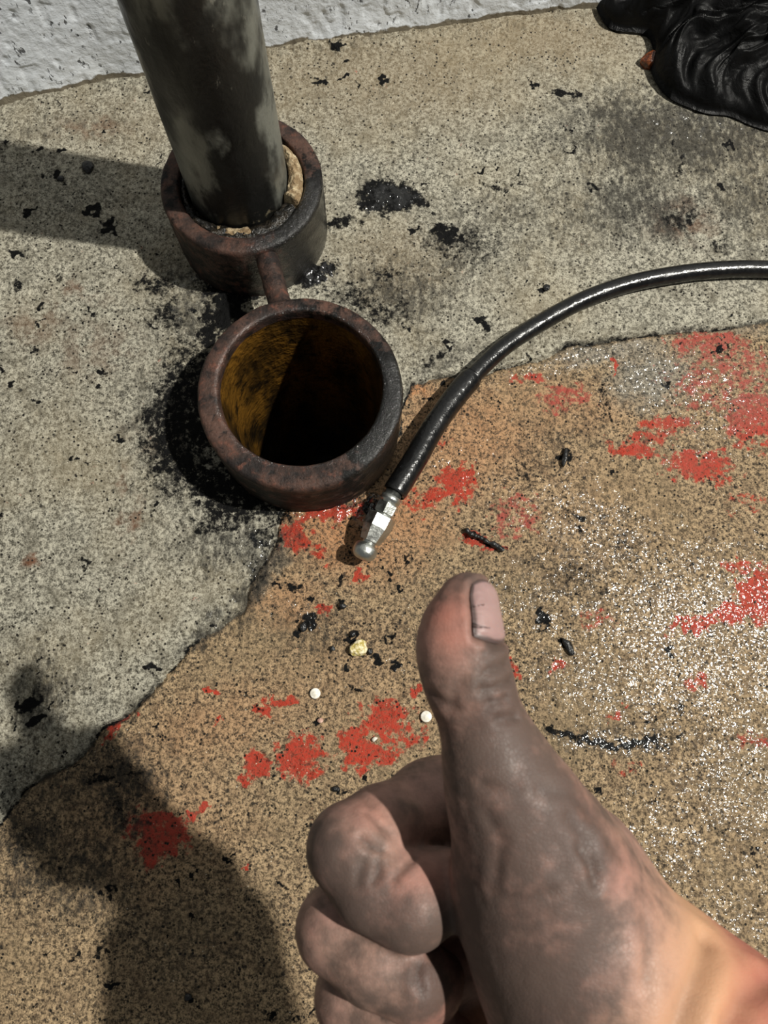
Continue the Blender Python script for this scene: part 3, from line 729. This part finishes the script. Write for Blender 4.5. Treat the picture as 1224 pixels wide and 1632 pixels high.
grit = [(530, 1034, 6, 5, 'small wet black grit lump left of the cream stone chip'), (589, 1039, 6, 6, 'wet black grit lump touching the right side of the stone chip'),
        (562, 1011, 8, 5, 'flat black grit lump above the cream stone chip'), (546, 966, 6, 7, 'black grit lump beside a red paint fleck below the nozzle'),
        (143, 270, 13, 11, 'largest round black tar lump in the upright pipe\'s shadow'), (98, 287, 6, 6, 'small black tar lump left of the largest tar lump'),
        (535, 1257, 7, 5, 'lone black grit lump just above the curled index finger'), (300, 1588, 7, 7, 'round black grit lump in the hand\'s shadow near the bottom'),
        (870, 460, 7, 6, 'small black grit lump on grey concrete just above the hose'), (484, 1000, 9, 7, 'black gritty lump on tan floor left of the stone chip and higher')]
for i, (x, y, a, b, lab) in enumerate(grit):
    pebble('grit_lump', x, y, a, b, min(a, b)*0.7, mat_tar, lab, 'grit', 40+i, 30*i, 'black grit lumps on the floor', sub=2)
pebble('rust_scale', 1034, 106, 17, 15, 13, mat_amber, 'glossy brown lump of rust scale at the left edge of the black bag', 'rust scale', 31, 15, rough=0.7)
pebble('black_flake', 906, 1031, 8, 17, 4, mat_tar, 'shiny black elongated flake right of the thumb', 'flake', 33, 28, sub=3)
pebble('black_sliver', 899, 730, 5, 16, 4, mat_tar, 'thin black sliver on the tan floor right of the hose', 'sliver', 35, -12)
def shred(px_pts, rr, label):
    pts = spline([U(x, y, CAM_H-z) for x, y, z in px_pts], 40)
    r = rr*(0.6+0.9*vnoise(np.arange(40)*0.55, np.zeros(40), 3)); r[0] *= .3; r[-1] *= .3
    o = tube('rubber_shred', pts, r, mat_tar, None, 10)
    return tag(o, label, 'shred')
shred([(741, 843, .002), (752, 852, .0035), (766, 857, .0025), (778, 864, .004), (790, 869, .003), (803, 878, .0025)], 0.0020, 'twisted black rubber shred lying on red paint right of the nozzle')

# ------------------------------------------------------------------ the hand: one continuous surface from a blended distance field
def r_at(rpx, d): return rpx*d/FPX
def J(px, py, d, rpx): return (U(px, py, d), r_at(rpx, d))
def cone(p, a, b):
    (A, ra), (B, rb) = a, b
    ba = B-A; pa = p-A
    h = np.clip((pa@ba)/(ba@ba), 0, 1)
    return np.linalg.norm(pa-h[..., None]*ba, axis=-1)-(ra+(rb-ra)*h)
def smin(a, b, k):
    h = np.maximum(k-np.abs(a-b), 0)/k
    return np.minimum(a, b)-h*h*k*0.25

thumb = [J(746, 956, .190, 45), J(736, 996, .190, 57), J(733, 1035, .191, 64), J(744, 1080, .192, 64), J(758, 1120, .193, 60), J(778, 1180, .195, 60), J(800, 1245, .198, 68)]
thenar = [J(800, 1245, .198, 68), J(842, 1335, .204, 97), J(876, 1432, .212, 126), J(945, 1555, .219, 150), J(1068, 1680, .224, 164)]
arm = [J(1068, 1680, .224, 166), (np.array([0.135, -0.125, 0.450]), 0.034), (np.array([0.170, -0.170, 0.482]), 0.039)]
web = [J(800, 1290, .230, 50), J(858, 1305, .228, 58), J(925, 1365, .226, 72)]
index = [J(775, 1262, .254, 58), J(690, 1283, .242, 57), J(610, 1318, .228, 58), J(562, 1352, .222, 68), J(600, 1412, .220, 62), J(655, 1438, .219, 64), J(703, 1415, .222, 54), J(728, 1402, .228, 42)]
middle = [J(790, 1380, .274, 60), J(650, 1420, .254, 58), J(542, 1480, .235, 64), J(600, 1530, .230, 60), J(655, 1558, .229, 56), J(682, 1570, .234, 47), J(696, 1560, .244, 41)]
ring = [J(800, 1490, .288, 56), J(660, 1540, .268, 55), J(570, 1588, .247, 61), J(630, 1638, .241, 58), J(690, 1668, .241, 53), J(714, 1668, .250, 44)]
little = [J(830, 1600, .298, 50), J(700, 1650, .280, 47), J(625, 1690, .261, 52), J(680, 1735, .255, 48), J(730, 1755, .259, 42)]
palm = [[J(775, 1262, .255, 58), J(895, 1450, .254, 70), J(1065, 1672, .236, 112)], [J(790, 1385, .275, 58), J(915, 1520, .266, 72), J(1068, 1682, .238, 116)],
        [J(800, 1490, .288, 56), J(930, 1590, .275, 70), J(1072, 1690, .242, 110)], [J(830, 1600, .298, 52), J(950, 1660, .280, 68), J(1078, 1700, .244, 108)]]
def chain(p, c, k):
    S = None
    for a, b in zip(c[:-1], c[1:]):
        d_ = cone(p, a, b); S = d_ if S is None else smin(S, d_, k)
    return S
def hand_sdf(p):
    p = p.astype(np.float32)
    t = smin(chain(p, thumb, .004), chain(p, thenar, .012), .012)
    t = smin(t, chain(p, arm, .012), .015)
    pl = None
    for c in palm:
        d_ = chain(p, c, .008); pl = d_ if pl is None else smin(pl, d_, .010)
    body = smin(smin(t, pl, .014), chain(p, web, .008), .012)
    for f_ in (index, middle, ring, little):
        fs = None
        # proximal part and curled part meet only at the knuckle: a tight blend keeps the fold between them
        fs = smin(chain(p, f_[:4] if f_ is index else f_[:3], .004), chain(p, f_[3:] if f_ is index else f_[2:], .003), .0012)
        dr = cone(p, f_[0], f_[1])
        body = smin(body, fs, .0022)
        body = smin(body, dr, .008)
    return body

allp = np.array([j[0] for c in (thumb, thenar, arm, index, middle, ring, little) for j in c])
h_ = 0.00105
lo = allp.min(0)-0.048; hi = allp.max(0)+0.048
hi[0] = min(hi[0], 0.42)
ax_ = [np.arange(lo[i], hi[i], h_) for i in range(3)]
# coarse pass finds the blocks near the skin, fine pass fills only those
cs = 8
shape = tuple(((len(a)+cs-1)//cs)*cs+1 for a in ax_)
ax_ = [lo[i]+h_*np.arange(shape[i]) for i in range(3)]
cax = [a[::cs] for a in ax_]
CG = np.stack(np.meshgrid(*cax, indexing='ij'), -1)
CS = hand_sdf(CG.reshape(-1, 3)).reshape(CG.shape[:3])
SD = np.kron(np.sign(CS[:-1, :-1, :-1]), np.ones((cs, cs, cs), np.float32)).astype(np.float32)*0.01
SD = np.pad(SD, ((0, 1),)*3, mode='edge')
near = np.abs(CS) < h_*cs*2.4
blk = np.argwhere(near[:-1, :-1, :-1])
o3 = np.stack(np.meshgrid(*([np.arange(cs)]*3), indexing='ij'), -1).reshape(-1, 3)
for i in range(0, len(blk), 600):
    idx = (blk[i:i+600, None, :]*cs+o3[None]).reshape(-1, 3)
    pts_ = lo+h_*idx
    SD[idx[:, 0], idx[:, 1], idx[:, 2]] = hand_sdf(pts_)
SD[0] = SD[-1] = 0.01; SD[:, 0] = SD[:, -1] = 0.01; SD[:, :, 0] = SD[:, :, -1] = 0.01

def surface_nets(S, lo, h):
    neg = S < 0
    nx, ny, nz = S.shape
    cnt = np.zeros((nx-1, ny-1, nz-1), np.int8)
    for a in (0, 1):
        for b in (0, 1):
            for c in (0, 1): cnt += neg[a:nx-1+a, b:ny-1+b, c:nz-1+c]
    act = (cnt > 0) & (cnt < 8)
    cells = np.argwhere(act); vid = np.full(act.shape, -1, np.int64); vid[act] = np.arange(len(cells))
    acc = np.zeros((len(cells), 3)); num = np.zeros(len(cells))
    corner = [(a, b, c) for a in (0, 1) for b in (0, 1) for c in (0, 1)]
    for a in corner:
        for ax in range(3):
            if a[ax]: continue
            b = list(a); b[ax] = 1
            sa = S[cells[:, 0]+a[0], cells[:, 1]+a[1], cells[:, 2]+a[2]]; sb = S[cells[:, 0]+b[0], cells[:, 1]+b[1], cells[:, 2]+b[2]]
            m = (sa < 0) != (sb < 0)
            t = np.where(m, sa/np.where(m, sa-sb, 1), 0)
            p = np.array(a, float)+np.outer(t, np.eye(3)[ax])
            acc[m] += p[m]; num[m] += 1
    verts = lo+h*(cells+acc/num[:, None])
    faces = []
    for ax in range(3):
        u, v = (ax+1) % 3, (ax+2) % 3
        sl0 = [slice(None)]*3; sl1 = [slice(None)]*3; sl0[ax] = slice(0, -1); sl1[ax] = slice(1, None)
        n0, n1 = neg[tuple(sl0)], neg[tuple(sl1)]
        e = np.argwhere(n0 != n1)
        e = e[(e[:, u] > 0) & (e[:, v] > 0) & (e[:, u] < S.shape[u]-1) & (e[:, v] < S.shape[v]-1)]
        q = []
        for du, dv in ((-1, -1), (0, -1), (0, 0), (-1, 0)):
            c = e.copy(); c[:, u] += du; c[:, v] += dv
            q.append(vid[c[:, 0], c[:, 1], c[:, 2]])
        q = np.stack(q, -1); fl = n1[e[:, 0], e[:, 1], e[:, 2]]
        q[fl] = q[fl][:, ::-1]
        faces.append(q)
    return verts, np.vstack(faces)

HV, HF = surface_nets(SD, lo, h_)
def adjacency_smooth(v, f, it, lam):
    e = np.vstack([f[:, [0, 1]], f[:, [1, 2]], f[:, [2, 3]], f[:, [3, 0]]])
    e = np.vstack([e, e[:, ::-1]])
    n = np.bincount(e[:, 0], minlength=len(v))
    for _ in range(it):
        s = np.stack([np.bincount(e[:, 0], v[e[:, 1], c], minlength=len(v)) for c in range(3)], -1)
        v = v+lam*(s/np.maximum(n, 1)[:, None]-v)
    return v
HV = adjacency_smooth(HV, HF, 4, 0.5)
def normals(v, f):
    n = np.cross(v[f[:, 2]]-v[f[:, 0]], v[f[:, 3]]-v[f[:, 1]])
    s = np.zeros_like(v)
    for c in range(4):
        for q in range(3): s[:, q] += np.bincount(f[:, c], n[:, q], minlength=len(v))
    return s/np.maximum(np.linalg.norm(s, axis=1), 1e-12)[:, None]
HN = normals(HV, HF)
# outward check against the field
if np.mean(hand_sdf(HV[::50]+HN[::50]*0.001)-hand_sdf(HV[::50]-HN[::50]*0.001)) < 0:
    HF = HF[:, ::-1].copy(); HN = -HN

def skin_pt(px, py):
    """nearest skin point along the line of sight, found by marching"""
    for d in np.arange(0.15, 0.34, 0.0006):
        p = U(px, py, d)
        if hand_sdf(p[None])[0] < 0: return p
    return None
def poly_dist(pl):
    pl = np.array(pl); D = np.full(len(HV), 9.0)
    for a, b in zip(pl[:-1], pl[1:]):
        ab = b-a; t = np.clip(((HV-a)@ab)/(ab@ab+1e-12), 0, 1)
        D = np.minimum(D, np.linalg.norm(HV-a-t[:, None]*ab, axis=1))
    return D
offs = np.zeros(len(HV)); crease = np.zeros(len(HV))
def groove(pxs, depth, width, ridge=0.35):
    global offs, crease
    pl = [q for q in (skin_pt(x, y) for x, y in pxs) if q is not None]
    if len(pl) < 2: return
    D = poly_dist(pl)
    offs -= depth*np.exp(-(D/width)**2)
    offs += depth*ridge*np.exp(-((D-2.2*width)/(1.2*width))**2)
    crease = np.maximum(crease, np.exp(-(D/(width*0.9))**2)*min(1.0, depth/0.0007)*(0.45 if width > .002 else 1.0))
for pxs, dp, w in [
    ([(772, 1072), (788, 1066), (806, 1056)], .0006, .0009), ([(768, 1100), (790, 1096), (815, 1082)], .0007, .0009), ([(780, 1118), (806, 1112), (830, 1098)], .0007, .0009),
    ([(792, 1146), (822, 1143), (848, 1130)], .0007, .0010), ([(766, 1085), (774, 1110), (776, 1132)], .0004, .0010), ([(770, 1040), (788, 1034), (800, 1026)], .0006, .0009),
    ([(735, 1085), (722, 1110), (718, 1135)], .0004, .0012), ([(690, 1105), (712, 1122), (730, 1128)], .0005, .0012),
    ([(575, 1336), (590, 1350), (606, 1358)], .0009, .0010), ([(600, 1372), (604, 1390), (596, 1404)], .0008, .0010), ([(582, 1300), (600, 1318), (618, 1332)], .0005, .0010),
    ([(628, 1402), (650, 1380), (664, 1368)], .0006, .0010), ([(585, 1365), (576, 1385), (572, 1405)], .0004, .0012),
    ([(510, 1440), (540, 1468)], .0004, .0010), ([(668, 1540), (664, 1562), (672, 1580)], .0006, .0010),
    ([(860, 1258), (905, 1272), (930, 1300)], .0004, .0016), ([(900, 1300), (930, 1340), (950, 1400)], .0005, .0016), ([(780, 1300), (800, 1340), (790, 1400)], .0004, .0014),
    ([(770, 1250), (800, 1262), (825, 1258)], .0004, .0012), ([(920, 1352), (935, 1375), (945, 1410)], .0006, .0011), ([(960, 1345), (985, 1372)], .0005, .0012), ([(785, 1420), (830, 1430), (880, 1420)], .0004, .0012),
    ([(1122, 1500), (1112, 1545), (1092, 1595), (1076, 1640)], .0018, .0026), ([(1224, 1562), (1185, 1590), (1160, 1632)], .0015, .0026), ([(1020, 1460), (1030, 1520), (1026, 1560)], .0004, .0016)]:
    groove(pxs, dp, w)
# raised tendon and knuckle lumps on the back of the thumb and wrist
def lump(px, py, r, hgt):
    global offs
    q = skin_pt(px, py)
    if q is not None: offs += hgt*np.exp(-(np.linalg.norm(HV-q, axis=1)/r)**2)
lump(905, 1262, .008, .0014); lump(960, 1350, .007, .0014); lump(1010, 1440, .009, .0012); lump(640, 1290, .006, .0006); lump(590, 1318, .005, .0009); lump(625, 1345, .005, .0008); lump(670, 1395, .006, .0006)

# thumb nail seat
ta = (thumb[0][0]-thumb[3][0]); ta /= np.linalg.norm(ta)
tn = np.array([0.86, 0.10, 0.56]); tn -= tn@ta*ta; tn /= np.linalg.norm(tn)
ts = np.cross(ta, tn)
base_axis = U(736, 1000, .1903)
nail_c = 0.0
def nail_pt(phi, t):
    """skin point on the thumb tip: phi around the thumb axis from the nail's middle, t along it"""
    o = base_axis+ta*t
    d = math.cos(phi)*tn+math.sin(phi)*ts
    r = np.arange(0.003, 0.017, 0.0002)
    s = hand_sdf(o+r[:, None]*d)
    k = np.argmax(s > 0)
    return o+d*r[k], d
NU, NV = 39, 43
nt = np.linspace(-0.0034, 0.0118, NV); npt = []
for i, u in enumerate(np.linspace(-1, 1, NU)):
    row = []
    for j, t in enumerate(nt):
        w = 0.86*(1-0.30*max(0, (-t-0.002)/0.0045)**2-0.12*max(0, (t-0.008)/0.0028)**2)
        tt = t-0.0016*u*u*(1 if t < 0 else 0)*-1-0.0012*u*u*(1 if t > 0.006 else 0)
        p, d = nail_pt(u*w, tt)
        row.append((p, d))
    npt.append(row)
border = [npt[i][0][0] for i in range(NU)]+[npt[NU-1][j][0] for j in range(NV)]+[npt[i][NV-1][0] for i in range(NU-1, -1, -1)]+[npt[0][j][0] for j in range(NV-1, -1, -1)]
Dn = poly_dist(border)
offs -= 0.0009*np.exp(-(Dn/0.0009)**2)
offs += 0.0005*np.exp(-((Dn-0.0017)/0.0011)**2)
crease = np.maximum(crease, 1.2*np.exp(-(Dn/0.0012)**2))
offs += 0.00022*(fbm(HV[:, 0]*420+HV[:, 2]*300, HV[:, 1]*420-HV[:, 2]*200, 3, 2)-0.5)
plate = np.array([q[0] for r_ in npt for q in r_]); rim_id = np.array([i in (0, NU-1) or j in (0, NV-1) for i in range(NU) for j in range(NV)])
loc = np.where(np.linalg.norm(HV-plate.mean(0), axis=1) < 0.02)[0]
dd_ = np.linalg.norm(HV[loc][:, None]-plate[None], axis=2)
under = loc[(~rim_id[dd_.argmin(1)]) & (dd_.min(1) < 0.0016)]
offs[under] = -0.0009
HV2 = HV+HN*offs[:, None]

# dirt layout: grimy palm side and thumb, also painted deeper for finger shade, cleaner towards the wrist
def spot(px, py, r):
    q = skin_pt(px, py)
    return np.exp(-(np.linalg.norm(HV-q, axis=1)/r)**2) if q is not None else np.zeros(len(HV))
wrist_p = U(1140, 1530, .2); armdir = U(1300, 1700, .21)-U(900, 1450, .21); armdir /= np.linalg.norm(armdir)
along = (HV-wrist_p)@armdir
clean = sstep(-0.030, 0.004, along+0.010*(fbm(HV[:, 0]*60, HV[:, 1]*60, 3, 3)-0.5))
dirt = 0.58*(1-clean)
for px, py, r, a in [(840, 1330, .016, .35), (860, 1440, .018, .5), (900, 1540, .020, .5), (800, 1150, .010, .25), (820, 1210, .010, .25), (790, 1040, .006, .4), (815, 1100, .008, .25),
                     (500, 1360, .008, .5), (540, 1430, .010, .5), (600, 1470, .010, .35), (660, 1490, .007, .35), (690, 1580, .006, .5), (700, 1020, .006, -.2), (710, 980, .008, -.25), (930, 1370, .006, .4),
                     (590, 1300, .007, -.25), (670, 1400, .008, -.22), (560, 1500, .010, -.1), (970, 1400, .010, -.3), (1000, 1480, .014, -.2), (750, 930, .005, .3), (960, 1540, .012, -.15), (800, 1560, .02, .3), (845, 1255, .008, .2)]:
    dirt = dirt+a*spot(px, py, r)
redd = np.zeros(len(HV))
for px, py, r, a in [(712, 975, .008, .8), (720, 1010, .007, .7), (700, 1150, .006, .3), (780, 1140, .006, .4), (640, 1420, .006, .5), (690, 1400, .007, .4), (680, 1560, .005, .8), (590, 1290, .007, .4), (920, 1300, .010, .35), (990, 1380, .012, .3), (700, 1620, .01, .6)]:
    redd = np.maximum(redd, a*spot(px, py, r))
redd = np.maximum(redd, 0.95*sstep(-0.004, 0.014, along))
HA = np.stack([np.clip(dirt, 0, 1), clean, redd, np.clip(crease, 0, 1)], -1)

def make_skin():
    k = NT('grimy_skin')
    d, cl, rd, cr = k.attr('mask')
    n1 = k.noise(55, 4, 0.6); n2 = k.noise(190, 4, 0.65); n3 = k.noise(700, 3)
    c = k.mix(k.ss(n1, 0.35, 0.65), lin(160, 124, 112), lin(178, 142, 126))
    c = k.mix(cl, c, lin(190, 146, 112))
    c = k.mix(k.math('MULTIPLY', rd, k.ss(n1, 0.2, 0.7, 0.5, 1.0)), c, lin(166, 100, 86))
    dn = k.math('ADD', d, k.math('MULTIPLY', k.math('SUBTRACT', k.math('ADD', k.math('MULTIPLY', n1, .6), k.math('MULTIPLY', n2, .4)), 0.5), 2.3))
    c = k.mix(k.ss(dn, 0.10, 1.0, 0, 0.90), c, lin(70, 60, 55))
    c = k.mix(k.math('MULTIPLY', cr, 0.5), c, lin(56, 44, 38))
    k.set('Base Color', c)
    k.set('Roughness', k.ss(n2, 0.3, 0.7, 0.48, 0.64)); k.set('Specular IOR Level', 0.3)
    k.set('Subsurface Weight', 0.12); k.set('Subsurface Radius', (0.8, 0.3, 0.2)); k.set('Subsurface Scale', 0.003)
    vo = k.voro(900, 'DISTANCE_TO_EDGE')
    h = k.math('ADD', k.math('MULTIPLY', k.ss(vo, 0, 0.12), 0.12), k.math('MULTIPLY', n2, 0.6))
    k.set('Normal', k.bump(h, 0.0004, 0.7))
    return k.m
mat_skin = make_skin()
person = empty('person', (HV[:, 0].mean(), HV[:, 1].mean(), HV[:, 2].min()), 'grimy bare right hand of a person giving a thumbs up above the floor', 'person')
hand = mesh_np('hand', HV2, HF, mat_skin, True, person, {'mask': HA})
hand['label'] = 'dirty fist with raised thumb and bare wrist'

def make_nail_mat():
    k = NT('thumb_nail')
    n = k.noise(160, 3)
    e_, _, _, _ = k.attr('mask')
    k.set('Base Color', k.mix(k.ss(k.math('ADD', e_, k.math('MULTIPLY', k.math('SUBTRACT', n, 0.5), 0.5)), 0.2, 0.75, 0, 0.85), k.mix(n, lin(138, 110, 107), lin(164, 136, 131)), lin(54, 44, 41))); k.set('Roughness', 0.42); k.set('Specular IOR Level', 0.3); k.set('Subsurface Weight', 0.1); k.set('Subsurface Scale', 0.002)
    k.set('Normal', k.bump(k.noise(120, 3, vec=k.mapping((1, 1, 1))), 0.0003, 1.0))
    return k.m
top = []; bot = []
for i in range(NU):
    for j in range(NV):
        p, d = npt[i][j]
        e = min(i, NU-1-i)/6.0; e2 = min(j, NV-1-j)/6.0
        k_ = min(1.0, min(e, e2))
        top.append(p+d*(-0.0004+0.0005*k_)); bot.append(p-d*0.0009)
nv_ = np.vstack([top, bot]); gf = grid_faces(NU, NV); n_ = NU*NV
ring_ids = [i*NV for i in range(NU)]+[(NU-1)*NV+j for j in range(1, NV)]+[i*NV+NV-1 for i in range(NU-2, -1, -1)]+[j for j in range(NV-2, 0, -1)]
sf = np.array([(a, b, b+n_, a+n_) for a, b in zip(ring_ids, ring_ids[1:]+ring_ids[:1])])
ne = np.array([max(0, 1-min(min(i, NU-1-i)/4.5, j/5.5, (NV-1-j)/3.0)) for i in range(NU) for j in range(NV)])  # rim factor: darker tone along the nail's border
ne = np.r_[ne, np.ones(n_)]
nm = mesh_np('thumb_nail', nv_, np.vstack([gf, gf[:, ::-1]+n_, sf]), make_nail_mat(), True, hand, {'mask': np.stack([ne, ne*0, ne*0, ne*0+1], -1)})
nm['label'] = 'pale pinkish thumb nail with a darker rim'

# added sleeve over the elbow and upper arm (unseen; put in to cast the arm's shadow)
slp = spline([(0.150, -0.145, 0.465), (0.185, -0.195, 0.505), (0.215, -0.245, 0.56), (0.235, -0.31, 0.70), (0.24, -0.40, 0.92), (0.22, -0.47, 1.18)], 60)
slr = np.interp(np.linspace(0, 1, 60), [0, .2, .4, .7, 1], [.047, .052, .058, .062, .075])+0.003*np.sin(np.arange(60)*1.9)*(0.4+vnoise(np.arange(60)*.3, np.zeros(60), 2))
mat_cloth = simple('dark_work_cloth', lin(30, 32, 38), lin(46, 48, 54), 0.85, 300, 0.001, 0.2)
tube('added_sleeve', slp, slr, mat_cloth, person, 36)
